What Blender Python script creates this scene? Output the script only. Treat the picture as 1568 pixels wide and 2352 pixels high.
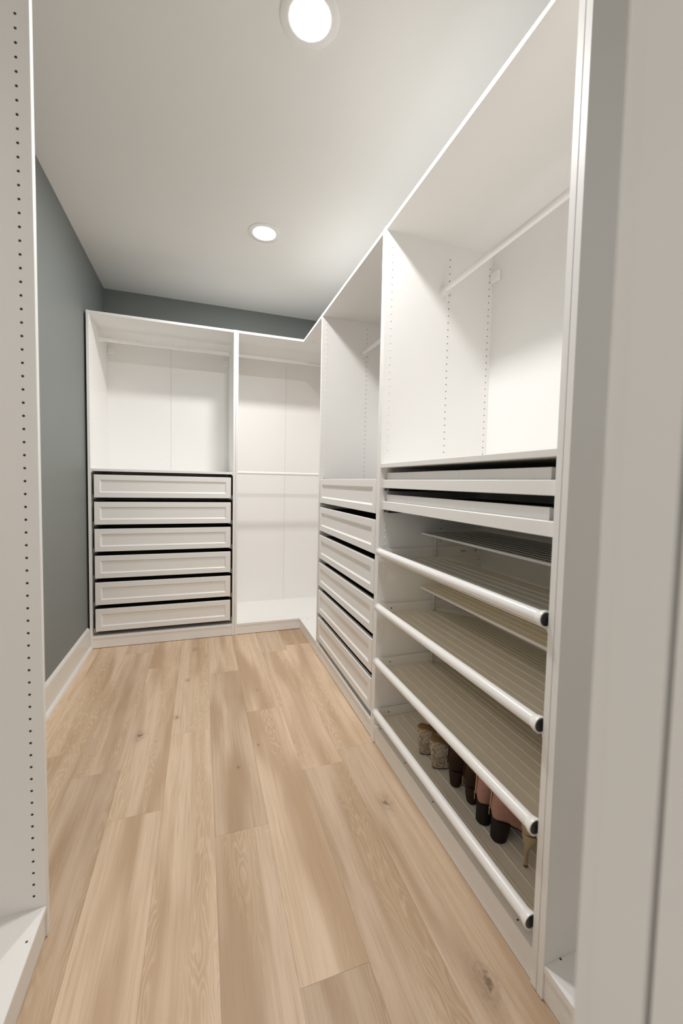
import bpy, bmesh, math, random
from mathutils import Vector, Matrix
random.seed(7)
for o in list(bpy.data.objects): bpy.data.objects.remove(o)
SC = bpy.context.scene
COL = SC.collection

# ------------------------------------------------------------------ camera
YAW, PITCH, ROLL = 0.32781, 0.05452, -0.02078
cam_d = bpy.data.cameras.new('camera')
cam = bpy.data.objects.new('camera', cam_d); COL.objects.link(cam)
cy, sy, cp, sp = math.cos(YAW), math.sin(YAW), math.cos(PITCH), math.sin(PITCH)
fwd = Vector((sy*cp, cy*cp, -sp)); rgt = Vector((cy, -sy, 0)); dwn = fwd.cross(rgt)
cr, sr = math.cos(ROLL), math.sin(ROLL)
r_ = cr*rgt + sr*dwn; d_ = -sr*rgt + cr*dwn
M = Matrix((( r_.x, -d_.x, -fwd.x), (r_.y, -d_.y, -fwd.y), (r_.z, -d_.z, -fwd.z))).to_4x4()
M.translation = Vector((-0.77026, -1.69866, 1.22496))
cam.matrix_world = M
cam_d.sensor_fit = 'VERTICAL'; cam_d.sensor_height = 36.0; cam_d.sensor_width = 24.0
cam_d.lens = 923.74/2352*36.0
cam_d.shift_x = 7.25/2352; cam_d.shift_y = -17.6/2352
cam_d.clip_start = 0.01
cam_d.dof.use_dof = True; cam_d.dof.focus_distance = 2.8; cam_d.dof.aperture_fstop = 3.2
SC.camera = cam
SC.cycles.max_bounces = 16; SC.cycles.diffuse_bounces = 14

# ------------------------------------------------------------------ world, exposure
w = bpy.data.worlds.new('world'); SC.world = w; w.use_nodes = True
w.node_tree.nodes['Background'].inputs[0].default_value = (1.0, 0.97, 0.92, 1)
w.node_tree.nodes['Background'].inputs[1].default_value = 0.68
SC.view_settings.view_transform = 'Standard'; SC.view_settings.look = 'None'
SC.view_settings.gamma = 1.0; SC.view_settings.use_curve_mapping = False
SC.view_settings.exposure = 0.06
LAMP_STRENGTH = 400.0
LAMP_COLOR = (1.0, 0.985, 0.965)

# ------------------------------------------------------------------ materials
def mat(name, col, rough=0.5, spec=0.5, metal=0.0, bump=0.0, bscale=200.0, var=0.0, vscale=3.0, coat=0.0):
    m = bpy.data.materials.new(name); m.use_nodes = True
    nt = m.node_tree; b = nt.nodes['Principled BSDF']
    b.inputs['Base Color'].default_value = (*col, 1); b.inputs['Roughness'].default_value = rough
    b.inputs['Specular IOR Level'].default_value = spec; b.inputs['Metallic'].default_value = metal
    b.inputs['Coat Weight'].default_value = coat
    tc = nt.nodes.new('ShaderNodeTexCoord')
    if var:
        n = nt.nodes.new('ShaderNodeTexNoise'); n.inputs['Scale'].default_value = vscale
        n.inputs['Detail'].default_value = 4
        nt.links.new(tc.outputs['Object'], n.inputs['Vector'])
        mx = nt.nodes.new('ShaderNodeMix'); mx.data_type = 'RGBA'
        mx.inputs[6].default_value = (*[c*(1-var) for c in col], 1)
        mx.inputs[7].default_value = (*[min(1, c*(1+var)) for c in col], 1)
        nt.links.new(n.outputs['Fac'], mx.inputs[0]); nt.links.new(mx.outputs[2], b.inputs['Base Color'])
    if bump:
        n2 = nt.nodes.new('ShaderNodeTexNoise'); n2.inputs['Scale'].default_value = bscale
        nt.links.new(tc.outputs['Object'], n2.inputs['Vector'])
        bp = nt.nodes.new('ShaderNodeBump'); bp.inputs['Strength'].default_value = bump
        bp.inputs['Distance'].default_value = 0.002
        nt.links.new(n2.outputs['Fac'], bp.inputs['Height']); nt.links.new(bp.outputs[0], b.inputs['Normal'])
    return m
WHITE = mat('white_melamine', (0.90, 0.893, 0.88), 0.38, 0.4, var=0.012, vscale=2)
WHITEF = mat('white_foil_front', (0.90, 0.893, 0.88), 0.33, 0.4, var=0.01)
METALW = mat('white_lacquered_metal', (0.90, 0.893, 0.88), 0.25, 0.5, var=0.01)
TRAYM = mat('beige_ribbed_plastic', (0.86, 0.82, 0.72), 0.42, 0.4, var=0.03, vscale=6)
PAINT = mat('grey_wall_paint', (0.215, 0.232, 0.226), 0.55, 0.4, bump=0.15, bscale=350, var=0.02)
CEILM = mat('ceiling_paint', (0.88, 0.88, 0.865), 0.9, 0.2, bump=0.1, bscale=300, var=0.01)
TRIMM = mat('white_gloss_trim', (0.78, 0.77, 0.745), 0.25, 0.5, var=0.01)
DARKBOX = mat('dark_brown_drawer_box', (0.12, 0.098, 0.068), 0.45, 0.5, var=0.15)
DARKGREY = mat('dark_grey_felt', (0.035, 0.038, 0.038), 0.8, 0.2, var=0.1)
STEEL = mat('steel', (0.55, 0.55, 0.54), 0.3, 0.5, metal=0.9)
BLACKP = mat('black_plastic', (0.02, 0.022, 0.024), 0.35, 0.5, var=0.1)
HOLEM = mat('drilled_hole', (0.03, 0.026, 0.02), 0.9, 0.1)
CLEAR = mat('frosted_plastic', (0.62, 0.6, 0.55), 0.2, 0.5)
SUBM = mat('subfloor', (0.12, 0.08, 0.05), 0.9)

def emat(name, col, st):
    m = bpy.data.materials.new(name); m.use_nodes = True; nt = m.node_tree
    nt.nodes.remove(nt.nodes['Principled BSDF'])
    e = nt.nodes.new('ShaderNodeEmission'); e.inputs[0].default_value = (*col, 1); e.inputs[1].default_value = st
    nt.links.new(e.outputs[0], nt.nodes['Material Output'].inputs[0]); return m

def oak():
    m = bpy.data.materials.new('oak_plank'); m.use_nodes = True; nt = m.node_tree; N = nt.nodes; L = nt.links
    b = N['Principled BSDF']
    def node(t, **k):
        n = N.new(t)
        for a, v in k.items(): setattr(n, a, v)
        return n
    def math_(op, a, c=None, d=None):
        n = node('ShaderNodeMath', operation=op)
        for i, v in enumerate((a, c, d)):
            if v is None: continue
            if isinstance(v, (int, float)): n.inputs[i].default_value = v
            else: L.new(v, n.inputs[i])
        return n.outputs[0]
    def ramp(v, a, c):
        n = node('ShaderNodeMapRange'); n.interpolation_type = 'SMOOTHSTEP'
        L.new(v, n.inputs[0]); n.inputs[1].default_value = a; n.inputs[2].default_value = c
        return n.outputs[0]
    def noise(vec, scale, det=3, rough=0.5, dist=0):
        mp = node('ShaderNodeMapping'); mp.inputs['Scale'].default_value = scale; L.new(vec, mp.inputs[0])
        n = node('ShaderNodeTexNoise'); n.inputs['Scale'].default_value = 1; n.inputs['Detail'].default_value = det
        n.inputs['Roughness'].default_value = rough; n.inputs['Distortion'].default_value = dist
        L.new(mp.outputs[0], n.inputs['Vector']); return n.outputs['Fac']
    def mix(f, a, c):
        n = node('ShaderNodeMix', data_type='RGBA'); 
        if isinstance(f, (int, float)): n.inputs[0].default_value = f
        else: L.new(f, n.inputs[0])
        for i, v in ((6, a), (7, c)):
            if isinstance(v, tuple): n.inputs[i].default_value = (*v, 1)
            else: L.new(v, n.inputs[i])
        return n.outputs[2]
    tc = node('ShaderNodeTexCoord'); oi = node('ShaderNodeObjectInfo')
    cmb = node('ShaderNodeCombineXYZ')
    L.new(math_('MULTIPLY', oi.outputs['Random'], 17.3), cmb.inputs[0])
    L.new(math_('MULTIPLY', oi.outputs['Random'], 91.7), cmb.inputs[1])
    L.new(math_('MULTIPLY', oi.outputs['Random'], 43.1), cmb.inputs[2])
    va = node('ShaderNodeVectorMath', operation='ADD'); L.new(tc.outputs['Object'], va.inputs[0]); L.new(cmb.outputs[0], va.inputs[1])
    V = va.outputs[0]
    sx = node('ShaderNodeSeparateXYZ'); L.new(tc.outputs['Object'], sx.inputs[0])
    broad = noise(V, (9, 1.1, 1), 2)
    fine = noise(V, (230, 6, 1), 4, 0.6)
    streak = noise(V, (70, 1.6, 1), 3, 0.55)
    warp = noise(V, (10, 1.4, 1), 3, 0.55)
    # contour lines of a stretched noise field read as cathedral grain
    ph = math_('MULTIPLY', math_('ADD', math_('MULTIPLY', warp, 1.0), math_('MULTIPLY', sx.outputs[0], 1.6)), 165.0)
    rings = math_('MULTIPLY_ADD', math_('SINE', ph), 0.5, 0.5)
    rings = math_('POWER', rings, 2.2)
    cmask = ramp(noise(V, (11, 0.55, 1), 1), 0.49, 0.60)
    rings = math_('MULTIPLY', rings, math_('MULTIPLY', cmask, math_('ADD', 0.35, fine)))
    c = mix(ramp(broad, 0.36, 0.60), (0.525, 0.360, 0.228), (0.76, 0.580, 0.420))
    c = mix(math_('MULTIPLY', ramp(streak, 0.42, 0.72), 0.45), c, (0.54, 0.365, 0.22))
    c = mix(math_('MULTIPLY', cmask, 0.45), c, (0.60, 0.415, 0.255))
    c = mix(math_('MULTIPLY', rings, 0.38), c, (0.87, 0.72, 0.56))
    c = mix(math_('MULTIPLY', ramp(fine, 0.48, 0.78), 0.42), c, (0.40, 0.265, 0.16))
    # tone of the single plank
    tone = math_('MULTIPLY_ADD', oi.outputs['Random'], 0.20, 0.86)
    hs = node('ShaderNodeHueSaturation'); L.new(tone, hs.inputs['Value']); L.new(c, hs.inputs['Color'])
    hs.inputs['Saturation'].default_value = 0.98
    c = hs.outputs[0]
    # knots at their places on the floor
    gp = node('ShaderNodeNewGeometry')
    for kx, ky, kr in ((-1.047, .352, .030), (-.889, .462, .017), (-.850, .856, .018), (-.816, 1.315, .022), (-.100, -.365, .032), (-.100, -.946, .036), (-.52, .12, .008), (-.62, .0, .009), (-.93, -.93, .007), (-.46, .62, .012)):
        d = node('ShaderNodeVectorMath', operation='SUBTRACT'); L.new(gp.outputs['Position'], d.inputs[0]); d.inputs[1].default_value = (kx, ky, 0)
        s = node('ShaderNodeVectorMath', operation='MULTIPLY'); L.new(d.outputs[0], s.inputs[0]); s.inputs[1].default_value = (1, 0.62, 0)
        ln = node('ShaderNodeVectorMath', operation='LENGTH'); L.new(s.outputs[0], ln.inputs[0])
        dist = math_('ADD', ln.outputs['Value'], math_('MULTIPLY', math_('SUBTRACT', noise(V, (60, 60, 1), 3), 0.5), kr*1.1))
        halo = math_('SUBTRACT', 1.0, ramp(dist, kr*0.2, kr*1.5))
        ring = math_('MULTIPLY_ADD', math_('SINE', math_('MULTIPLY', dist, 6.0/kr*2)), 0.3, 0.7)
        c = mix(math_('MULTIPLY', math_('MULTIPLY', halo, ring), 0.45), c, (0.24, 0.16, 0.11))
        core = math_('SUBTRACT', 1.0, ramp(dist, kr*0.1, kr*0.45))
        c = mix(math_('MULTIPLY', core, 0.6), c, (0.09, 0.065, 0.05))
    L.new(c, b.inputs['Base Color'])
    b.inputs['Roughness'].default_value = 0.5; b.inputs['Specular IOR Level'].default_value = 0.35
    bp = node('ShaderNodeBump'); bp.inputs['Strength'].default_value = 0.25; bp.inputs['Distance'].default_value = 0.001
    L.new(fine, bp.inputs['Height']); L.new(bp.outputs[0], b.inputs['Normal'])
    return m
OAK = oak()

def suede(name, a, b_, sc=120, bump=0.4, rough=0.9):
    m = mat(name, a, rough, 0.2, bump=bump, bscale=sc*4)
    nt = m.node_tree; n = nt.nodes.new('ShaderNodeTexNoise'); n.inputs['Scale'].default_value = sc; n.inputs['Detail'].default_value = 5
    tc = nt.nodes.new('ShaderNodeTexCoord'); nt.links.new(tc.outputs['Object'], n.inputs['Vector'])
    mx = nt.nodes.new('ShaderNodeMix'); mx.data_type = 'RGBA'
    mx.inputs[6].default_value = (*a, 1); mx.inputs[7].default_value = (*b_, 1)
    nt.links.new(n.outputs['Fac'], mx.inputs[0]); nt.links.new(mx.outputs[2], nt.nodes['Principled BSDF'].inputs['Base Color'])
    return m
ROSE = suede('rose_suede', (0.36, 0.19, 0.155), (0.50, 0.29, 0.235))
BROWN = suede('brown_suede', (0.032, 0.018, 0.012), (0.062, 0.034, 0.021))
BROWNH = suede('dark_brown_heel', (0.032, 0.018, 0.012), (0.056, 0.031, 0.020), rough=0.8)
BLACKH = suede('black_heel', (0.012, 0.009, 0.008), (0.025, 0.018, 0.015), rough=0.55, bump=0.1)
GOLD = suede('gold_glitter_leather', (0.36, 0.27, 0.16), (0.55, 0.44, 0.28), sc=400, rough=0.45)
TANL = suede('tan_insole_leather', (0.33, 0.22, 0.12), (0.40, 0.28, 0.16), sc=60, rough=0.5, bump=0.1)
STRAP = suede('beige_strap_leather', (0.60, 0.50, 0.40), (0.68, 0.58, 0.47), sc=60, rough=0.6, bump=0.1)
BRASS = mat('brass_zip', (0.55, 0.42, 0.25), 0.35, 0.5, metal=0.8)
def raffia():
    m = mat('woven_raffia', (0.5, 0.42, 0.32), 0.8, 0.2); nt = m.node_tree; b = nt.nodes['Principled BSDF']
    tc = nt.nodes.new('ShaderNodeTexCoord'); mp = nt.nodes.new('ShaderNodeMapping'); mp.inputs['Scale'].default_value = (95, 95, 260)
    nt.links.new(tc.outputs['Object'], mp.inputs[0])
    v = nt.nodes.new('ShaderNodeTexVoronoi'); v.inputs['Scale'].default_value = 1; nt.links.new(mp.outputs[0], v.inputs['Vector'])
    r = nt.nodes.new('ShaderNodeValToRGB'); r.color_ramp.elements[0].color = (0.60, 0.53, 0.42, 1); r.color_ramp.elements[1].color = (0.20, 0.14, 0.09, 1)
    r.color_ramp.elements[0].position = 0.3; r.color_ramp.elements[1].position = 0.85
    nt.links.new(v.outputs['Distance'], r.inputs[0]); nt.links.new(r.outputs[0], b.inputs['Base Color'])
    bp = nt.nodes.new('ShaderNodeBump'); bp.invert = True; bp.inputs['Distance'].default_value = 0.003; bp.inputs['Strength'].default_value = 0.8
    nt.links.new(v.outputs['Distance'], bp.inputs['Height']); nt.links.new(bp.outputs[0], b.inputs['Normal'])
    return m
RAFFIA = raffia()

# ------------------------------------------------------------------ mesh helpers
def link(name, bm, m, parent=None, smooth=False):
    me = bpy.data.meshes.new(name)
    bmesh.ops.recalc_face_normals(bm, faces=bm.faces)
    bm.to_mesh(me); bm.free(); me.materials.append(m)
    if smooth:
        for p in me.polygons: p.use_smooth = True
        me.set_sharp_from_angle(angle=math.radians(40))
    o = bpy.data.objects.new(name, me); COL.objects.link(o)
    if parent: o.parent = parent
    return o
def addbox(bm, x0, x1, y0, y1, z0, z1, bev=0.0):
    ret = bmesh.ops.create_cube(bm, size=1.0)
    for v in ret['verts']:
        v.co = Vector(((x0+x1)/2 + v.co.x*(x1-x0), (y0+y1)/2 + v.co.y*(y1-y0), (z0+z1)/2 + v.co.z*(z1-z0)))
    if bev:
        es = set(e for v in ret['verts'] for e in v.link_edges)
        bmesh.ops.bevel(bm, geom=list(es), offset=bev, segments=1, affect='EDGES')
def box(name, m, parent, *a, bev=0.0008):
    bm = bmesh.new(); addbox(bm, *a, bev=bev); return link(name, bm, m, parent)
def addcyl(bm, p0, p1, r0, r1=None, seg=20, cap=True):
    r1 = r0 if r1 is None else r1
    p0, p1 = Vector(p0), Vector(p1); d = p1-p0
    q = d.to_track_quat('Z', 'Y').to_matrix().to_4x4(); q.translation = (p0+p1)/2
    bmesh.ops.create_cone(bm, cap_ends=cap, segments=seg, radius1=r0, radius2=r1, depth=d.length, matrix=q)
def lathe(bm, prof, p0, axis, seg=32):
    """prof: list of (r, t) along axis from p0"""
    p0 = Vector(p0); ax = Vector(axis).normalized(); u = ax.orthogonal().normalized(); v = ax.cross(u)
    rings = []
    for r, t in prof:
        if r < 1e-6: rings.append([bm.verts.new(p0+ax*t)]); continue
        rings.append([bm.verts.new(p0+ax*t+(u*math.cos(2*math.pi*i/seg)+v*math.sin(2*math.pi*i/seg))*r) for i in range(seg)])
    for a, c in zip(rings, rings[1:]):
        for i in range(seg):
            j = (i+1) % seg
            if len(a) == 1 and len(c) == 1: continue
            if len(a) == 1: bm.faces.new((a[0], c[i], c[j]))
            elif len(c) == 1: bm.faces.new((a[i], a[j], c[0]))
            else: bm.faces.new((a[i], a[j], c[j], c[i]))
def loft(bm, rings, cap=True):
    rs = [[bm.verts.new(p) for p in r] for r in rings]
    n = len(rs[0])
    for a, c in zip(rs, rs[1:]):
        for i in range(n):
            j = (i+1) % n
            bm.faces.new((a[i], a[j], c[j], c[i]))
    if cap:
        bm.faces.new(rs[0]); bm.faces.new(rs[-1][::-1])
def empty(name, loc, label=None, cat=None, group=None, kind=None, rz=0):
    o = bpy.data.objects.new(name, None); COL.objects.link(o); o.location = loc; o.rotation_euler = (0, 0, rz)
    o.empty_display_size = 0.05
    tag(o, label, cat, group, kind); return o
def tag(o, label=None, cat=None, group=None, kind=None):
    if label: o['label'] = label
    if cat: o['category'] = cat
    if group: o['group'] = group
    if kind: o['kind'] = kind
    return o
def copy_tree(o, parent=None, loc=None):
    c = o.copy(); COL.objects.link(c); c.parent = parent
    if loc is not None: c.location = loc
    for ch in list(o.children): copy_tree(ch, c)
    return c

# ------------------------------------------------------------------ dimensions (metres)
H = 2.364; T = 0.018
YB = 1.514          # front plane of the run on the back wall
XA0, XA1 = -1.5216, -0.5238
ZC = 2.777
XL, XR, YBK, YF = -1.535, 0.605, 2.144, -1.50
PL = 0.090          # top of the bottom panels

# ------------------------------------------------------------------ structure
fl = tag(box('floor', SUBM, None, -1.75, 0.72, -2.75, 2.26, -0.06, -0.0085, bev=0), kind='structure')
seam0, pw, plen = -0.179, 0.182, 1.225
ends = {-8: 0.55, -7: 0.82, -6: 0.30, -5: 0.128, -4: -0.146+0, -3: 0.313, -2: -0.323, -1: 0.385-1.203, 0: -0.098, 1: -0.015, 2: 0.42, 3: -0.2, 4: 0.1}
# column k spans x from seam0+(k-1)*pw to seam0+k*pw
for k in range(-7, 5):
    x0 = seam0+(k-1)*pw; x1 = x0+pw
    key = k
    y = ends[key]
    while y > -2.7: y -= plen
    while y < 2.2:
        y0, y1 = max(y, -2.70), min(y+plen, 2.2)
        if y1-y0 > 0.03:
            xa, xb = max(x0, -1.70), min(x1, 0.66)
            g = 0.00015
            cx, cyy = (xa+xb)/2, (y0+y1)/2
            bm = bmesh.new(); addbox(bm, xa-cx+g, xb-cx-g, y0-cyy+g, y1-cyy-g, -0.008, 0.0, bev=0.00035)
            o = link('plank', bm, OAK, fl); o.location = (cx, cyy, 0)
        y += plen
tag(box('ceiling', CEILM, None, XL-0.1, XR+0.1, YF-0.12, YBK+0.1, ZC, ZC+0.08, bev=0), kind='structure')
tag(box('wall_left', PAINT, None, XL-0.1, XL, YF-0.12, YBK+0.1, -0.008, ZC, bev=0), kind='structure')
tag(box('wall_right', PAINT, None, XR, XR+0.1, YF-0.12, YBK+0.1, -0.008, ZC, bev=0), kind='structure')
tag(box('wall_back', PAINT, None, XL, XR, YBK, YBK+0.1, -0.008, ZC, bev=0), kind='structure')
JX = -0.515; JL = -1.325; JT = 2.06
bm = bmesh.new()
addbox(bm, XL, JL-0.02, YF-0.12, YF, -0.008, ZC); addbox(bm, JX+0.02, XR, YF-0.12, YF, -0.008, ZC)
addbox(bm, JL-0.02, JX+0.02, YF-0.12, YF, JT+0.02, ZC)
tag(link('wall_front', bm, PAINT), kind='structure')
# door frame: jamb with a stop, both sides and head
tr = empty('trim_1', (0, 0, 0), kind='structure')
box('jamb', TRIMM, tr, JX+0.001, JX+0.019, -1.5447, YF+0.002, 0.001, JT, bev=0.0012)
box('jamb', TRIMM, tr, JX+0.0185, JX+0.0195, -1.62, -1.5447, 0.001, JT, bev=0)
box('jamb', TRIMM, tr, JL-0.019, JL-0.001, -1.62, YF+0.002, 0.001, JT, bev=0.001)
box('head_jamb', TRIMM, tr, JL-0.019, JX+0.019, -1.62, YF+0.002, JT, JT+0.018, bev=0.001)
box('door_stop', TRIMM, tr, JX-0.0006, JX+0.001, -1.5447, -1.5108, 0.001, JT-0.001, bev=0.0004)
dr = empty('door_1', (0, 0, 0), kind='structure')
box('door_slab', TRIMM, dr, JX-0.0005, JX+0.018, -1.615, -1.5486, 0.012, JT-0.004, bev=0.0006)
box('door_slab', TRIMM, dr, JX-0.0005, JX+0.035, -2.33, -1.6215, 0.012, JT-0.004, bev=0.001)
# baseboard on the left wall with shoe moulding
bb = empty('baseboard_left', (0, 0, 0), kind='structure')
bm = bmesh.new()
prof = [(XL, 0.0), (-1.5205, 0.0), (-1.5205, 0.140), (-1.5225, 0.148), (-1.529, 0.1575), (XL, 0.160)]
loft(bm, [[Vector((x, yy, z)) for x, z in prof] for yy in (-1.498, 1.512)])
link('board', bm, TRIMM, bb)
bm = bmesh.new()
q = [(-1.5203, 0.0)] + [(-1.5203+0.0175*math.cos(a), 0.020*math.sin(a)) for a in [i*math.pi/12 for i in range(7)]]
loft(bm, [[Vector((x, yy, z)) for x, z in q] for yy in (-1.498, 1.512)])
link('shoe_moulding', bm, TRIMM, bb, smooth=True)

# ------------------------------------------------------------------ ceiling lights
LM = emat('lamp_diffuser', LAMP_COLOR, LAMP_STRENGTH)
def ceiling_light(x, y, label):
    e = empty('ceiling_light', (x, y, ZC), label, 'light', 'round ceiling lights')
    bm = bmesh.new()
    lathe(bm, [(0.100, 0), (0.1000, -0.0032), (0.0990, -0.0040), (0.0715, -0.0046), (0.0695, -0.0046), (0.0691, -0.0030)], (0, 0, 0), (0, 0, 1), 64)
    link('trim_ring', bm, METALW, e, smooth=True)
    bm = bmesh.new()
    lathe(bm, [(0.0690, -0.0025), (0.0688, -0.0040), (0.066, -0.0048), (0.058, -0.0057), (0.045, -0.0064), (0.023, -0.0070), (0, -0.0072)], (0, 0, 0), (0, 0, 1), 64)
    link('diffuser', bm, LM, e, smooth=True)
ceiling_light(-0.430, -0.300, 'large-looking round recessed ceiling light nearest the camera, cut by the top edge')
ceiling_light(-0.402, 0.934, 'smaller-looking round recessed ceiling light farther away above the drawers')

# ------------------------------------------------------------------ wardrobe frames
# A frame is built in local coordinates: u along the run (0..W), v into the depth (0 = front plane), z up.
# 'place' maps (u, v, z) to world: the run on the right looks towards +x, the run at the back towards +y.
def frame(name, W, D, place, label, seam=True, holes=(), hole_cols=None, sides=(1, 1), back=True, zlow_plugs=PL+0.034):
    root = empty('wardrobe_frame', place((0, 0, 0)), label, 'wardrobe', None)
    org = Vector(place((0, 0, 0)))
    def P(u, v, z): return Vector(place((u, v, z))) - org
    def lb(nm, m, par, u0, u1, v0, v1, z0, z1, bev=0.0008):
        a, c = P(u0, v0, z0), P(u1, v1, z1)
        return box(nm, m, par, min(a.x, c.x), max(a.x, c.x), min(a.y, c.y), max(a.y, c.y), min(a.z, c.z), max(a.z, c.z), bev=bev)
    root_parts = {}
    g = 0.0006
    if sides[0]: root_parts['s0'] = lb('side_panel', WHITE, root, g, T, 0, D-0.004, 0.002, H)
    if sides[1]: root_parts['s1'] = lb('side_panel', WHITE, root, W-T, W-g, 0, D-0.004, 0.002, H)
    lb('top_panel', WHITE, root, T, W-T, 0.0012, D-0.004, H-T-0.0012, H-0.0012)
    lb('bottom_panel', WHITE, root, T, W-T, 0.0012, D-0.004, PL-T, PL)
    lb('plinth', WHITE, root, T, W-T, 0.0045, 0.0205, 0.0035, PL-T-0.0004)
    if back:
        if seam:
            lb('back_panel', WHITE, root, T/2, W/2-0.0005, D-0.004, D, 0.06, H-0.004, bev=0.0006)
            lb('back_panel', WHITE, root, W/2+0.0005, W-T/2, D-0.004, D, 0.06, H-0.004, bev=0.0006)
        else:
            lb('back_panel', WHITE, root, T/2, W-T/2, D-0.004, D, 0.06, H-0.004, bev=0.0006)
    return root, P, lb, root_parts

def right_place(y_near):           # local u runs from near (u=0) to far, v -> +x
    return lambda p: (p[1], y_near+p[0], p[2])
def back_place(x0):
    return lambda p: (x0+p[0], YB+p[1], p[2])
def left_place(y_near, xf):        # faces +x, depth runs to -x
    return lambda p: (xf-p[1], y_near+p[0], p[2])

def pins(par, P, u, sgn, cols, z0, z1, name, m, r, proud, step=0.032, skip=None):
    """drilled holes / plugs on the inner face of a side panel at u, facing sgn along u"""
    bm = bmesh.new(); z = z0
    while z < z1+1e-6:
        for v in cols:
            if skip and skip(v, z): continue
            a = P(u-sgn*0.0004, v, z); c = P(u+sgn*proud, v, z)
            addcyl(bm, a, c, r, r*(0.75 if proud > 0.001 else 1), seg=10)
        z += step
    o = link(name, bm, m, par); o['kind'] = 'stuff'; return o
Z0H = 0.124
ZTOP = Z0H+0.032*68   # 2.300

# --- drawer (front + dark box + runners), shared mesh data
def make_drawer_meshes(W, D):
    """returns builder of a drawer whose front spans u 0..W, local origin at lower left of the front"""
    hh = 0.161; ins = 0.036; lip = 0.0085; dep = 0.0065; th = 0.018
    bm = bmesh.new()
    def ring(a, v): return [bm.verts.new((a, v, a)), bm.verts.new((W-a, v, a)), bm.verts.new((W-a, v, hh-a)), bm.verts.new((a, v, hh-a))]
    rs = [ring(0, th), ring(0, 0.0015), ring(0.0015, 0), ring(ins, 0), ring(ins+lip*0.25, dep*0.35), ring(ins+lip, dep), ]
    for a, c in zip(rs, rs[1:]):
        for i in range(4):
            j = (i+1) % 4; bm.faces.new((a[i], a[j], c[j], c[i]))
    bm.faces.new(rs[-1]); bm.faces.new(rs[0][::-1])
    me_f = link('drawer_front', bm, WHITEF)
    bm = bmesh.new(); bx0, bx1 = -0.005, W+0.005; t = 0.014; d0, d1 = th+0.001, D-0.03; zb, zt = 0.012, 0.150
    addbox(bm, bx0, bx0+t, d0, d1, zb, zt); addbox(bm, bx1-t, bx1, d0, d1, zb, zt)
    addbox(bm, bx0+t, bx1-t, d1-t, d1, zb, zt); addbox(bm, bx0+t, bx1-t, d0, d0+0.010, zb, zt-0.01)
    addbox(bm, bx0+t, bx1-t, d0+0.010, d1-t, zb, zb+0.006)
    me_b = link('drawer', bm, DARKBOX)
    bm = bmesh.new()
    addbox(bm, -0.011, 0.012, 0.010, 0.42, -0.008, -0.0045); addbox(bm, -0.0115, -0.0065, 0.012, 0.42, -0.008, 0.022)
    me_r = link('runner', bm, STEEL)
    bm = bmesh.new()
    addbox(bm, W-0.012, W+0.011, 0.010, 0.42, -0.008, -0.0045); addbox(bm, W+0.0065, W+0.0115, 0.012, 0.42, -0.008, 0.022)
    me_r2 = link('runner', bm, STEEL)
    me_f.parent = me_b; me_r.parent = me_b; me_r2.parent = me_b
    return me_b
DZ = [1.084-0.192*i for i in range(6)]     # undersides of the six drawer fronts

# ================= A: back wall, left frame with six drawers
WA = XA1-XA0
ra, P, lb, _ = frame('A', WA, 0.58, back_place(XA0), 'white wardrobe frame on the back wall beside the grey wall, six drawers below shelf')
sh = lb('shelf', WHITE, ra, T+0.001, WA-T-0.001, 0.0015, 0.573, 1.269, 1.287)
for u, s in ((T, 1), (WA-T, -1)):
    bm = bmesh.new()
    loft(bm, [[P(u, v, 1.2688), P(u+s*0.013, v, 1.2688), P(u, v, 1.2558)] for v in (0.004, 0.03)])
    link('shelf_support', bm, METALW, ra)
proto = make_drawer_meshes(0.928, 0.56)
proto.parent = ra; proto.location = P(0.0366, 0.0008, DZ[0])
for z in DZ[1:]: copy_tree(proto, ra, P(0.0366, 0.0008, z))
def rail_back(root, P, W, z, ends=(1, 1)):
    bm = bmesh.new(); addcyl(bm, P(T+0.004, 0.29, z), P(W-T-0.004, 0.29, z), 0.0135, seg=24)
    rl = link('clothes_rail', bm, METALW, root, smooth=True)
    for u, s in ((T, 1), (W-T, -1)):
        bm = bmesh.new()
        lathe(bm, [(0, 0), (0.022, 0), (0.022, 0.004), (0.0175, 0.006), (0.0175, 0.016), (0.0137, 0.018)], P(u, 0.29, z), P(s, 0, 0)-P(0, 0, 0), 24)
        a, c = P(u, 0.275, z-0.04), P(u+s*0.004, 0.305, z-0.01)
        addbox(bm, min(a.x, c.x), max(a.x, c.x), min(a.y, c.y), max(a.y, c.y), a.z, c.z)
        link('rail_bracket', bm, METALW, rl, smooth=True)
        bm = bmesh.new(); addcyl(bm, P(u+s*0.0035, 0.29, z-0.031), P(u+s*0.006, 0.29, z-0.031), 0.0045, seg=12)
        link('screw', bm, STEEL, rl, smooth=True)
    return rl
rail_back(ra, P, WA, 2.262)
def wall_fix(root, P, u, s, D, z=2.235, w=0.055):
    bm = bmesh.new(); a, c = P(u, D-0.024, z), P(u+s*w, D-0.0045, z+0.050)
    addbox(bm, min(a.x, c.x), max(a.x, c.x), min(a.y, c.y), max(a.y, c.y), a.z, c.z, bev=0.006)
    return link('wall_fixing', bm, METALW, root)
wall_fix(ra, P, T, 1, 0.58); wall_fix(ra, P, WA-T, -1, 0.58)
pins(ra, P, T, 1, (0.032,), 1.31, ZTOP, 'hole_plugs', METALW, 0.004, 0.0014)
pins(ra, P, WA-T, -1, (0.032,), 1.31, ZTOP, 'hole_plugs', METALW, 0.004, 0.0014)
pins(ra, P, WA-T, -1, (0.33, 0.555), 1.31, ZTOP, 'shelf_holes', HOLEM, 0.0025, 0.0003)

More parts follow.
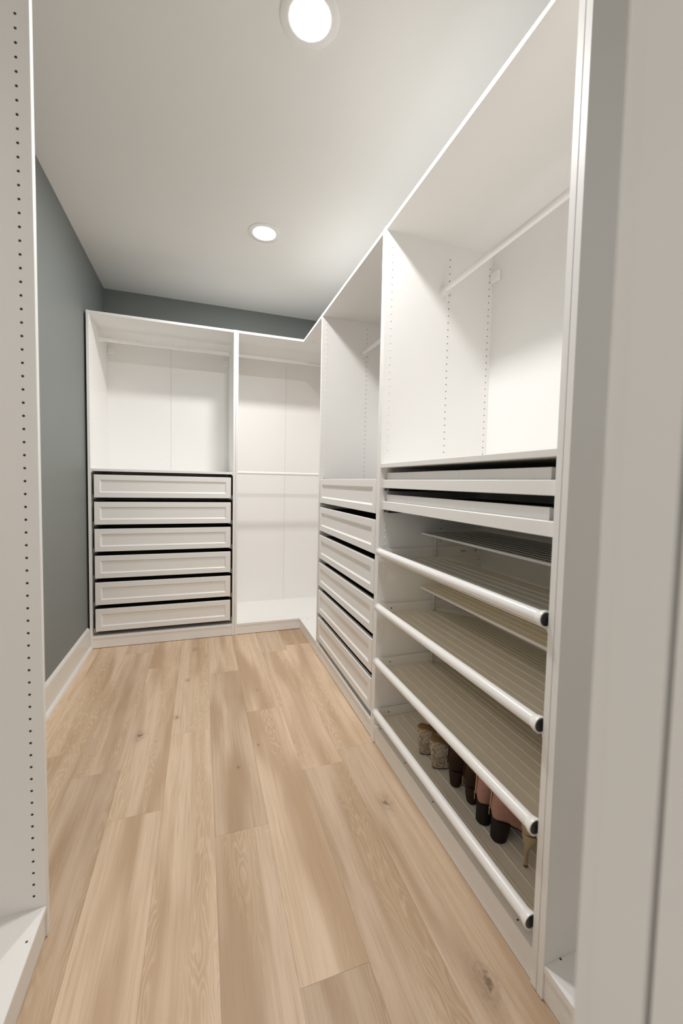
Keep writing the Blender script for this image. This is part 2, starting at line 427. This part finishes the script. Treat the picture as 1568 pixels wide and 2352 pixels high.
# ================= B: corner frame on the back wall
WB = 0.998
rb, P, lb, _ = frame('B', WB, 0.58, back_place(XA1), 'white corner wardrobe frame with two clothes rails and no drawers, back wall')
rail_back(rb, P, WB, 2.262); rail_back(rb, P, WB, 1.290)
wall_fix(rb, P, T, 1, 0.58)
pins(rb, P, T, 1, (0.032,), 0.3, ZTOP, 'hole_plugs', METALW, 0.004, 0.0014)
# add-on piece that closes the corner on the right run
CW = YB-1.0004
rc = empty('corner_section', (0, 1.0004, 0), 'white corner add-on filling the gap between back run and right-hand drawers', 'wardrobe')
def cb(nm, x0, x1, y0, y1, z0, z1): return box(nm, WHITE, rc, x0, x1, y0-1.0004, y1-1.0004, z0, z1)
cb('top_panel', 0.0012, 0.574, 1.001, YB-0.0016, H-T-0.0012, H-0.0012)
cb('bottom_panel', 0.0012, 0.574, 1.001, YB-0.0016, PL-T, PL)
cb('plinth', 0.0045, 0.0205, 1.001, YB+0.004, 0.0035, PL-T-0.0004)
cb('back_panel', 0.576, 0.580, 1.001, YB+0.57, 0.06, H-0.004)
for (x, y, z, s) in ((0.075, YB-0.037, H-T-0.0012, -1), (0.06, YB-0.037, PL, 1)):
    bm = bmesh.new(); addcyl(bm, (x, y-1.0004, z-s*0.001), (x, y-1.0004, z+s*0.0003), 0.004, seg=12)
    link('screw_hole', bm, HOLEM, rc)


# ================= C: right run, six drawers
rd, P, lb, _ = frame('C', 0.9998, 0.58, right_place(0.0006), 'white open wardrobe frame on the right with six drawers, farther than the shoe frame')
protoR = make_drawer_meshes(0.933, 0.56)
# mirrored into the right-hand run: rotate the drawer so that its front looks to -x
protoR.parent = rd
protoR.rotation_euler = (0, 0, -math.pi/2)     # local u -> -y, local v -> +x
protoR.location = P(0.9635, 0.0012, DZ[0]-0.001+0.0)
for z in DZ[1:]: copy_tree(protoR, rd, P(0.9635, 0.0012, z-0.001))
def rail_right(root, P, W, z, v=0.30):
    bm = bmesh.new(); addcyl(bm, P(T+0.004, v, z), P(W-T-0.004, v, z), 0.0135, seg=24)
    rl = link('clothes_rail', bm, METALW, root, smooth=True)
    for u, s in ((T, 1), (W-T, -1)):
        bm = bmesh.new()
        lathe(bm, [(0, 0), (0.022, 0), (0.022, 0.004), (0.0175, 0.006), (0.0175, 0.016), (0.0137, 0.018)], P(u, v, z), P(s, 0, 0)-P(0, 0, 0), 24)
        a, c = P(u, v+0.008, z-0.040), P(u+s*0.004, v+0.048, z-0.004)
        addbox(bm, min(a.x, c.x), max(a.x, c.x), min(a.y, c.y), max(a.y, c.y), a.z, c.z)
        link('rail_bracket', bm, METALW, rl, smooth=True)
        bm = bmesh.new(); addcyl(bm, P(u+s*0.0035, v+0.030, z-0.02), P(u+s*0.006, v+0.030, z-0.02), 0.005, seg=12)
        link('screw', bm, STEEL, rl, smooth=True)
    return rl
rail_right(rd, P, 0.9998, 2.130)
nearrail = lambda v, z: abs(z-2.11) < 0.025 and v == 0.33
pins(rd, P, 0.9998-T, -1, (0.032,), 1.276, ZTOP, 'hole_plugs', METALW, 0.004, 0.0014)
pins(rd, P, 0.9998-T, -1, (0.33, 0.555), 1.276, ZTOP, 'shelf_holes', HOLEM, 0.0026, 0.0003, skip=nearrail)
pins(rd, P, 0.9998-T, -1, (0.032, 0.33), 1.252, 1.26, 'cam_screws', STEEL, 0.004, 0.0012)

# ================= D: right run, shoe frame
WD = 0.998
rs, P, lb, _ = frame('D', WD, 0.58, right_place(-0.998), 'white open wardrobe frame on the right with two shallow trays over four shoe shelves')
lb('shelf', WHITE, rs, T+0.001, WD-T-0.001, 0.0015, 0.573, 1.2955, 1.3135)
for u, s in ((WD-T, -1), (T, 1)):
    bm = bmesh.new()
    loft(bm, [[P(u, v, 1.2952), P(u+s*0.013, v, 1.2952), P(u, v, 1.2822)] for v in (0.028, 0.062)])
    link('shelf_support', bm, METALW, rs)
rl = rail_right(rs, P, WD, 2.132)
bm = bmesh.new(); 
a = P(0.27, 0.305, 2.132)
for dz, w in ((-0.016, 0.012), (-0.032, 0.006)): addbox(bm, a.x-0.004, a.x+0.004, a.y-w/2, a.y+w/2, a.z+dz-0.014, a.z+dz+0.006, bev=0.001)
link('rail_clip', bm, METALW, rl)
wall_fix(rs, P, WD-T, -1, 0.58, z=2.205, w=0.06)
far = WD-T
trays = ((1.203, 1.241), (1.105, 1.143))
def under(v, z): return False
pins(rs, P, far, -1, (0.032,), 1.348, ZTOP, 'hole_plugs', METALW, 0.004, 0.0014)
pins(rs, P, far, -1, (0.032,), Z0H+0.05, 1.10, 'hole_plugs', METALW, 0.0045, 0.0016)
pins(rs, P, far, -1, (0.33, 0.555), 1.348, ZTOP, 'shelf_holes', HOLEM, 0.0026, 0.0003, skip=nearrail)
pins(rs, P, far, -1, (0.33, 0.555), 0.18, 1.09, 'shelf_holes', HOLEM, 0.0026, 0.0003)
# shallow pull-out trays
def tray(z0, z1, rail_seams):
    # frame of the tray in dark felt, white rail in front and white divider boxes behind it
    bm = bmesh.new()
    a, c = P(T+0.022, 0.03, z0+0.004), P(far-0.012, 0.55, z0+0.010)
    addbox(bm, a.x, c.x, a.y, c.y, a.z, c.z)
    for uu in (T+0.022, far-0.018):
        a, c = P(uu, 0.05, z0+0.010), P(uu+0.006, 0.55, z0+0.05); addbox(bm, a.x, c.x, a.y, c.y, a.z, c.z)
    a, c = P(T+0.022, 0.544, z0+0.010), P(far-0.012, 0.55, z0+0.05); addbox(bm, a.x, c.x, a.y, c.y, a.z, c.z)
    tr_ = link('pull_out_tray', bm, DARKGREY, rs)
    bm = bmesh.new(); a, c = P(T+0.004, 0.010, z0), P(far-0.001, 0.028, z1); addbox(bm, a.x, c.x, a.y, c.y, a.z, c.z, bev=0.0015)
    link('tray_front', bm, WHITEF, tr_)
    us = [T+0.040]+rail_seams+[far-0.010]
    for ua, ub in zip(us, us[1:]):
        a, c = P(ua+0.0004, 0.030, z0+0.01), P(ub-0.0004, 0.040, z1+0.032)
        bm = bmesh.new(); addbox(bm, a.x, c.x, a.y, c.y, a.z, c.z, bev=0.0008); link('divider_board', bm, WHITEF, tr_)
    # return of the box at its near end
    a, c = P(T+0.040, 0.040, z0+0.01), P(T+0.049, 0.50, z1+0.030)
    bm = bmesh.new(); addbox(bm, a.x, c.x, a.y, c.y, a.z, c.z); link('divider_board', bm, WHITEF, tr_)
    for ua, ub in ((T+0.001, T+0.018), (far-0.050, far-0.004)):
        a, c = P(ua, 0.022, z0-0.013), P(ub, 0.45, z0-0.001); bm = bmesh.new(); addbox(bm, a.x, c.x, a.y, c.y, a.z, c.z)
        link('runner', bm, BLACKP, tr_)
    for ua in (T+0.002, far-0.046):
        a, c = P(ua, 0.0195, z0-0.0135), P(ua+0.014, 0.0215, z0-0.0105); bm = bmesh.new(); addbox(bm, a.x, c.x, a.y, c.y, a.z, c.z)
        link('runner_clip', bm, STEEL, tr_)
tray(1.204, 1.241, [0.43, 0.78]); tray(1.106, 1.143, [0.43, 0.78])
# shoe shelves
def shoe_shelf(zr):
    """zr = height of the rod axis"""
    u0, u1 = T+0.005, far-0.014
    n = []
    # ribbed sheet, cross-section (v, z) with fine ridges; level at the front, dropping behind the bend
    prof = [(0.016, zr-0.026)]
    x = 0.06
    def base(v): 
        if v < 0.28: return zr-0.030
        return zr-0.030-(v-0.28)*0.26
    v = 0.03
    ridges = [0.052+0.042*i for i in range(12)]
    for rv in ridges:
        prof += [(rv-0.004, base(rv-0.004)), (rv-0.0015, base(rv)+0.0017), (rv+0.0015, base(rv)+0.0017), (rv+0.004, base(rv+0.004))]
        if abs(rv-0.27) < 0.021: prof.append((0.28, base(0.28)))
    prof = sorted(set(prof)); prof.append((0.558, base(0.558)))
    bm = bmesh.new()
    top = [[P(u, a, b) for a, b in prof] for u in (u0, u0+0.03, u1-0.03, u1)]
    for k in (0, 3):
        top[k] = [P((u0, 0, 0, u1)[k], a, base(a)) for a, b in prof]
    bot = [[p+Vector((0, 0, -0.003)) for p in r] for r in top]
    tv = [[bm.verts.new(p) for p in r] for r in top]; bv = [[bm.verts.new(p) for p in r] for r in bot]
    m_ = len(prof)
    for i in range(3):
        for j in range(m_-1):
            bm.faces.new((tv[i][j], tv[i][j+1], tv[i+1][j+1], tv[i+1][j])); bm.faces.new((bv[i][j], bv[i+1][j], bv[i+1][j+1], bv[i][j+1]))
        bm.faces.new((tv[i][0], tv[i+1][0], bv[i+1][0], bv[i][0])); bm.faces.new((tv[i][-1], bv[i][-1], bv[i+1][-1], tv[i+1][-1]))
    for k in (0, 3):
        for j in range(m_-1): bm.faces.new((tv[k][j], bv[k][j], bv[k][j+1], tv[k][j+1]))
    root = link('shoe_shelf', bm, TRAYM, rs)
    # front rod with flared ends and black end faces
    bm = bmesh.new(); ax = P(1, 0, 0)-P(0, 0, 0)
    lathe(bm, [(0.0, 0), (0.0165, 0), (0.0165, u1-u0-0.008), (0.0, u1-u0-0.008)], P(u0+0.004, 0.0, zr), ax, 32)
    link('front_rod', bm, METALW, root, smooth=True)
    for uu, s in ((u0, 1), (u1, -1)):
        bm = bmesh.new()
        pr = [(0.0165, 0.001), (0.0205, 0.0), (0.0205, 0.007), (0.0185, 0.014), (0.0168, 0.020)]
        if s < 0: pr = [(0.0, -0.006), (0.010, -0.005), (0.0165, -0.001)]+[(0.0195, 0.002), (0.0195, 0.006), (0.0170, 0.008)]
        lathe(bm, pr, P(uu, 0.0, zr), ax*s, 32); link('end_cap', bm, METALW, root, smooth=True)
    bm = bmesh.new(); a = P(u0+0.0005, 0.0, zr)
    lathe(bm, [(0, 0), (0.0163, 0), (0.0163, 0.003)], a, ax, 24)
    addbox(bm, a.x-0.007, a.x+0.007, a.y-0.0015, a.y+0.001, a.z-0.008, a.z+0.008, bev=0.0008)
    link('black_end_face', bm, BLACKP, root)
    # side brackets (L-section) with small bolts
    for uu, s in ((far-0.0115, -1), (T+0.0085, 1)):
        bm = bmesh.new(); a, c = P(uu, 0.010, zr-0.034), P(uu+0.003, 0.56, zr+0.012)
        addbox(bm, a.x, c.x, a.y, c.y, a.z, c.z, bev=0.0008)
        br = link('side_bracket', bm, METALW, root)
        bm = bmesh.new()
        for v, z, r in ((0.07, zr-0.010, 0.003),):
            addcyl(bm, P(uu+(0 if s < 0 else 0.003), v, z), P(uu+(0 if s < 0 else 0.003)+s*0.0015, v, z), r, seg=10)
        link('rivet', bm, HOLEM, br)
        bm = bmesh.new(); a = P(uu+(0 if s < 0 else 0.003), 0.44, zr-0.018)
        addbox(bm, a.x, a.x+0.028, min(a.y, a.y+s*0.002), max(a.y, a.y+s*0.002), a.z, a.z+0.010)
        link('bolt', bm, STEEL, br); bm = bmesh.new()
        addbox(bm, a.x+0.08, a.x+0.092, min(a.y, a.y+s*0.004), max(a.y, a.y+s*0.004), a.z+0.001, a.z+0.013, bev=0.001)
        link('bolt', bm, STEEL, br)
    # upper rear shelf on two posts
    bm = bmesh.new(); zu = zr+0.080
    a, c = P(u0+0.004, 0.222, zu), P(far-0.010, 0.56, zu+0.004)
    addbox(bm, a.x, c.x, a.y, c.y, a.z, c.z)
    for i in range(8):
        rv = 0.255+0.036*i; a, c = P(u0+0.03, rv-0.0015, zu+0.0038), P(far-0.03, rv+0.0015, zu+0.0058)
        addbox(bm, a.x, c.x, a.y, c.y, a.z, c.z)
    up = link('upper_shelf', bm, TRAYM, root)
    bm = bmesh.new(); a, c = P(u0+0.004, 0.216, zu-0.005), P(far-0.010, 0.223, zu+0.006)
    addbox(bm, a.x, c.x, a.y, c.y, a.z, c.z, bev=0.0025); link('front_lip', bm, METALW, up)
    for uu in (far-0.030, T+0.030):
        bm = bmesh.new()
        addcyl(bm, P(uu, 0.285, zr-0.003), P(uu, 0.285, zu-0.0002), 0.0055, seg=14); addcyl(bm, P(uu, 0.285, zr-0.020), P(uu, 0.285, zr-0.002), 0.0085, 0.0075, seg=14)
        addbox(bm, P(uu, 0.285, 0).x-0.009, P(uu, 0.285, 0).x+0.009, P(uu-0.007, 0, 0).y, P(uu+0.007, 0, 0).y, zr-0.030, zr-0.019, bev=0.002)
        link('post', bm, CLEAR, up, smooth=True)
for zr in (0.912, 0.654, 0.397, 0.154): shoe_shelf(zr)
for u in (0.0815, 0.49, 0.70, 0.936):
    bm = bmesh.new(); addcyl(bm, P(u, 0.016, PL-0.001), P(u, 0.016, PL+0.0003), 0.0028, seg=10)
    link('screw_hole', bm, HOLEM, rs)

# ================= E: near frame on the right, mostly behind the door jamb
re_, P, lb, _ = frame('E', 0.4985, 0.58, right_place(-1.4968), 'white narrow empty wardrobe frame half hidden behind the door jamb on the right')
for u, v in ((0.4985-T-0.0815, 0.016), (0.4985-T-0.002, 0.05)):
    bm = bmesh.new(); addcyl(bm, P(u, v, PL-0.001), P(u, v, PL+0.0003), 0.0028, seg=10)
    link('screw_hole', bm, HOLEM, re_)

# ================= F: left near frame, shallow
WF = 0.996
rf, P, lb, _ = frame('F', WF, 0.35, left_place(-0.4865-WF, -1.1563), 'white shallow empty wardrobe frame at the left edge with a column of drilled holes')
pins(rf, P, WF-T, -1, (0.0285,), Z0H, ZTOP, 'shelf_holes', HOLEM, 0.0031, 0.0003)
bm = bmesh.new(); addcyl(bm, P(WF-T-0.085, 0.016, PL-0.001), P(WF-T-0.085, 0.016, PL+0.0003), 0.0028, seg=10)
link('screw_hole', bm, HOLEM, rf)

# ------------------------------------------------------------------ shoes (heel at local origin, toe along +x)
def smooth01(t): t = max(0, min(1, t)); return t*t*(3-2*t)
def foot_ring(x0, x1, w_heel, w_ball, zf, n=28, cx=0.0, ball=0.68):
    """closed outline from heel x0 to toe x1"""
    pts = []
    for i in range(n):
        a = 2*math.pi*i/n
        t = 0.5-0.5*math.cos(a); x = x0+(x1-x0)*t
        w = w_heel+(w_ball-w_heel)*smooth01(t/ball) if t < ball else w_ball
        y = math.copysign(abs(math.sin(a))**0.75, math.sin(a))*w*0.5
        pts.append(Vector((x, y, zf(x))))
    return pts
def rise(h, L, ball=0.62):
    def f(x):
        t = x/L
        if t > ball: return 0.004+0.012*max(0, (t-0.85)/0.15)**2
        s = 1-t/ball
        return 0.004+(h-0.004)*smooth01(min(1, s*1.12))
    return f
def heel_block(bm, x0, x1, w0, h, bx0, bx1, bw, segs=6, top=None):
    rings = []
    for k in range(segs+1):
        t = k/segs; tt = t**0.8
        a0 = bx0+(x0-bx0)*tt; a1 = bx1+(x1-bx1)*tt; w = bw+(w0-bw)*tt
        rings.append([Vector(((a0+a1)/2-(a1-a0)/2*math.cos(a), w/2*math.copysign(abs(math.sin(a))**0.7, math.sin(a)), (h if top is None else 0)*t + (0 if top is None else top((a0+a1)/2-(a1-a0)/2*math.cos(a))*t)))
                      for a in [2*math.pi*i/20 for i in range(20)]])
    loft(bm, rings)
def boot(name, loc, rz, m_up, m_heel, label, cat, hh=0.062, shaft=0.20, bw=0.040, bx=(0.004, 0.046), zip_side=1, group=None, tilt=0.0):
    e = empty(name, loc, label, cat, group, rz=rz); L = 0.245; f = rise(hh, L)
    bm = bmesh.new()
    rings = []
    # (level, heel x, toe x, heel width, ball width, how much of the sole's slope is kept)
    for lv, xa, xb, wh, wb, keep in ((0.000, 0.006, L-0.006, 0.050, 0.068, 1), (0.006, 0.002, L-0.001, 0.056, 0.073, 1), (0.018, 0.000, L, 0.060, 0.0745, 1),
                                     (0.032, -0.002, L-0.010, 0.061, 0.071, 1), (0.045, 0.000, L-0.050, 0.061, 0.066, 1), (0.062, 0.004, 0.155, 0.061, 0.064, 1),
                                     (0.080, 0.009, 0.128, 0.060, 0.062, 0.97), (0.100, 0.012, 0.116, 0.064, 0.066, 0.95), (0.125, 0.010, 0.116, 0.069, 0.070, 0.93), (shaft-0.055, 0.004, 0.120, 0.072, 0.073, 0.92)):
        rings.append(foot_ring(xa, xb, wh, wb, (lambda x, lv=lv, keep=keep: lv + (f(x) if keep == 1 else f(0.02)*keep if lv > 0.07 else f(x)))))
    # level rings of the shaft
    loft(bm, rings, cap=False)
    bm.faces.new([v for v in bm.verts[:]][:28]) if False else None
    bm.verts.ensure_lookup_table()
    bm.faces.new([bm.verts[i] for i in range(28)])
    # top band turned inwards
    top = [v for v in bm.verts][-28:]
    inner = [bm.verts.new(v.co+Vector(((0.062-v.co.x)*0.06, -v.co.y*0.08, -0.0))) for v in top]
    low = [bm.verts.new(v.co+Vector((0, 0, -0.08))) for v in inner]
    for A_, B_ in ((top, inner), (inner, low)):
        for i in range(28): j = (i+1) % 28; bm.faces.new((A_[i], A_[j], B_[j], B_[i]))
    bm.faces.new(low)
    up = link('upper', bm, m_up, e, smooth=True)
    bm = bmesh.new(); heel_block(bm, 0.004, 0.062, 0.051, hh, bx[0], bx[1], bw, top=lambda x: f(x)+0.0015)
    link('heel', bm, m_heel, e, smooth=True)
    bm = bmesh.new(); rr = [foot_ring(0.009, L-0.002, 0.046, 0.072, lambda x: f(x)-0.0035), foot_ring(0.008, L-0.002, 0.048, 0.072, lambda x: f(x)+0.002)]
    loft(bm, rr); link('outsole', bm, m_heel, e, smooth=True)
    # zip up the back of the inner side
    bm = bmesh.new(); zs = []
    path = [(0.010, 0.0225), (0.012, 0.0235), (0.016, 0.0255), (0.017, 0.029), (0.012, 0.033)]
    zz = [hh+0.014, hh+0.035, hh+0.060, hh+0.090, shaft+hh*0.92-0.058]
    for (px, py), z in zip(path, zz):
        for w_ in (-0.0035, 0.0035): zs.append(bm.verts.new((px+w_, zip_side*(py+0.0015), z)))
    k = len(path)
    back = [bm.verts.new(v.co+Vector((0, -zip_side*0.004, 0))) for v in zs]
    for i in range(k-1):
        a = 2*i
        bm.faces.new((zs[a], zs[a+1], zs[a+3], zs[a+2])); bm.faces.new((back[a], back[a+2], back[a+3], back[a+1]))
        bm.faces.new((zs[a], zs[a+2], back[a+2], back[a])); bm.faces.new((zs[a+1], back[a+1], back[a+3], zs[a+3]))
    bm.faces.new((zs[0], back[0], back[1], zs[1])); bm.faces.new((zs[-2], zs[-1], back[-1], back[-2]))
    zp = link('zip', bm, BRASS if m_up is ROSE else m_heel, up)
    bm = bmesh.new(); addbox(bm, 0.0040, 0.0080, zip_side*0.0235-0.0012, zip_side*0.0235+0.0012, hh-0.008, hh+0.020, bev=0.001)
    link('zip_pull', bm, BRASS, e)
    if m_up is ROSE:
        bm = bmesh.new(); addcyl(bm, (0.060, -0.0305, hh+0.046), (0.060, -0.0345, hh+0.046), 0.0035, 0.0025, seg=12); link('stud', bm, BRASS, e, smooth=True)
    return e
ZT = 0.154-0.030+0.0030
g1 = 'brown suede ankle boots on the lowest shoe shelf'; g2 = 'rose suede ankle boots on the lowest shoe shelf'; g3 = 'woven wedge sandals on the lowest shoe shelf'
boot('ankle_boot', (0.085, -0.499, ZT), 0.0, BROWN, BROWNH, 'dark brown suede ankle boot right beside the woven wedge sandals', 'boot', hh=0.060, bw=0.034, bx=(0.012, 0.044), group=g1)
boot('ankle_boot', (0.093, -0.584, ZT), 0.01, BROWN, BROWNH, 'dark brown suede ankle boot right beside the rose boots', 'boot', hh=0.060, bw=0.034, bx=(0.012, 0.044), group=g1)
boot('ankle_boot', (0.083, -0.662, ZT), 0.01, ROSE, BLACKH, 'rose suede ankle boot with black block heel, next to the brown boots', 'boot', hh=0.066, bw=0.046, bx=(0.002, 0.048), group=g2)
boot('ankle_boot', (0.085, -0.728, ZT), -0.09, ROSE, BLACKH, 'rose suede ankle boot with black block heel, next to the gold stiletto', 'boot', hh=0.066, bw=0.046, bx=(0.002, 0.048), group=g2)

def wedge(loc, rz, label, group):
    e = empty('wedge_sandal', loc, label, 'sandal', group, rz=rz); L = 0.235; hh = 0.098; f = rise(hh, L, 0.72)
    fz = lambda x: f(x)+0.012
    bm = bmesh.new()
    rings = [foot_ring(0.012, L-0.004, 0.052, 0.076, lambda x: 0.0035), foot_ring(0.008, L-0.002, 0.056, 0.080, lambda x: 0.3*fz(x)), foot_ring(0.003, L-0.001, 0.060, 0.082, lambda x: 0.65*fz(x)), foot_ring(0.0, L, 0.064, 0.084, fz)]
    loft(bm, rings); link('wedge_sole', bm, RAFFIA, e, smooth=True)
    bm = bmesh.new(); loft(bm, [foot_ring(0.013, L-0.005, 0.050, 0.075, lambda x: 0.0), foot_ring(0.012, L-0.004, 0.052, 0.076, lambda x: 0.0035)]); link('outsole', bm, BROWNH, e)
    bm = bmesh.new(); loft(bm, [foot_ring(0.0, L, 0.0645, 0.0845, lambda x: fz(x)), foot_ring(0.0005, L-0.0005, 0.0645, 0.0845, lambda x: fz(x)+0.002), foot_ring(0.004, L-0.004, 0.058, 0.078, lambda x: fz(x)+0.003)]); link('footbed', bm, TANL, e, smooth=True)
    # straps: toe band and ankle strap
    def band(x, w, hgt, nm, wid=0.078, sag=0.0):
        bm = bmesh.new(); ra_, rb_ = [], []
        for i in range(13):
            a = math.pi*i/12; y = math.cos(a)*wid/2; z = fz(x)+math.sin(a)**0.8*hgt
            ra_.append((x-w/2+sag*math.sin(a), y, z)); rb_.append((x+w/2+sag*math.sin(a), y, z-0.006*math.sin(a)))
        loft(bm, [[Vector(p), Vector(q_), Vector(q_)*1.0+Vector((0, 0.0, -0.003)), Vector(p)+Vector((0, 0, -0.003))] for p, q_ in zip(ra_, rb_)])
        link(nm, bm, STRAP, e, smooth=True)
    band(0.165, 0.055, 0.045, 'toe_strap', 0.084); band(0.095, 0.020, 0.062, 'ankle_strap', 0.072, -0.022)
    bm = bmesh.new()   # strap end hanging over the side
    for s in (-1, 1):
        addbox(bm, 0.070, 0.084, s*0.033-0.001, s*0.033+0.001, fz(0.075)-0.010, fz(0.075)+0.040, bev=0.0006)
    link('side_strap', bm, STRAP, e)
    return e
wedge((0.063, -0.310, ZT), 0.0, 'beige wedge sandal with woven raffia heel, at the far end of the shoe row', g3)
wedge((0.068, -0.396, ZT), -0.02, 'beige wedge sandal with woven raffia heel, touching the brown boots', g3)

def pump(loc, rz, label):
    e = empty('stiletto_shoe', loc, label, 'shoe', None, rz=rz); L = 0.235; hh = 0.098; f = rise(hh, L, 0.66)
    bm = bmesh.new(); rings = []
    for lv, xa, xb, wh, wb in ((0.0, 0.010, L-0.004, 0.040, 0.072), (0.004, 0.004, L, 0.048, 0.078), (0.014, -0.002, L-0.004, 0.054, 0.078)):
        rings.append(foot_ring(xa, xb, wh, wb, lambda x, lv=lv: f(x)+lv))
    def topz(x): # heel counter high, sides low, toe box rising
        t = x/L
        return f(x)+0.014+0.042*smooth01(1-t/0.30)+0.020*smooth01((t-0.55)/0.2)*smooth01((1.02-t)/0.2)
    rings.append(foot_ring(0.0, L-0.014, 0.053, 0.068, topz))
    loft(bm, rings, cap=False); bm.verts.ensure_lookup_table(); bm.faces.new([bm.verts[i] for i in range(28)])
    top = list(bm.verts)[-28:]; inn = [bm.verts.new(Vector((v.co.x*0.985+0.002, v.co.y*0.94, v.co.z-0.001))) for v in top]
    low = [bm.verts.new(Vector((v.co.x, v.co.y, f(v.co.x)+0.004))) for v in inn]
    for A_, B_ in ((top, inn), (inn, low)):
        for i in range(28): j = (i+1) % 28; bm.faces.new((A_[i], A_[j], B_[j], B_[i]))
    # vamp over the toes
    link('upper', bm, GOLD, e, smooth=True)
    bm = bmesh.new(); rr = [foot_ring(0.008, L-0.006, 0.040, 0.062, lambda x: f(x)+0.004), foot_ring(0.008, L-0.006, 0.040, 0.062, lambda x: f(x)+0.006)]
    loft(bm, rr); link('insole', bm, TANL, e)
    bm = bmesh.new(); rr = []
    for k in range(9):
        t = k/8; z = hh*t*0.985 + 0.004*(1-t) + (0.006*t)
        r = 0.0045+0.0015*t+0.020*smooth01((t-0.36)/0.64); cx = 0.014+0.018*smooth01((t-0.3)/0.7)
        rr.append([Vector((cx+r*1.15*math.cos(a), r*math.sin(a), z+ (0 if k < 8 else f(cx+r*1.15*math.cos(a))-hh*0.985-0.006+0.003))) for a in [2*math.pi*i/16 for i in range(16)]])
    loft(bm, rr); link('stiletto_heel', bm, GOLD, e, smooth=True)
    bm = bmesh.new(); addcyl(bm, (0.014, 0, 0.0), (0.014, 0, 0.0042), 0.0058, 0.0052, seg=14); link('heel_tip', bm, BLACKP, e)
    return e
pump((0.106, -0.831, ZT), -0.05, 'gold glitter stiletto pump at the near end of the shoe row, cut by the frame')
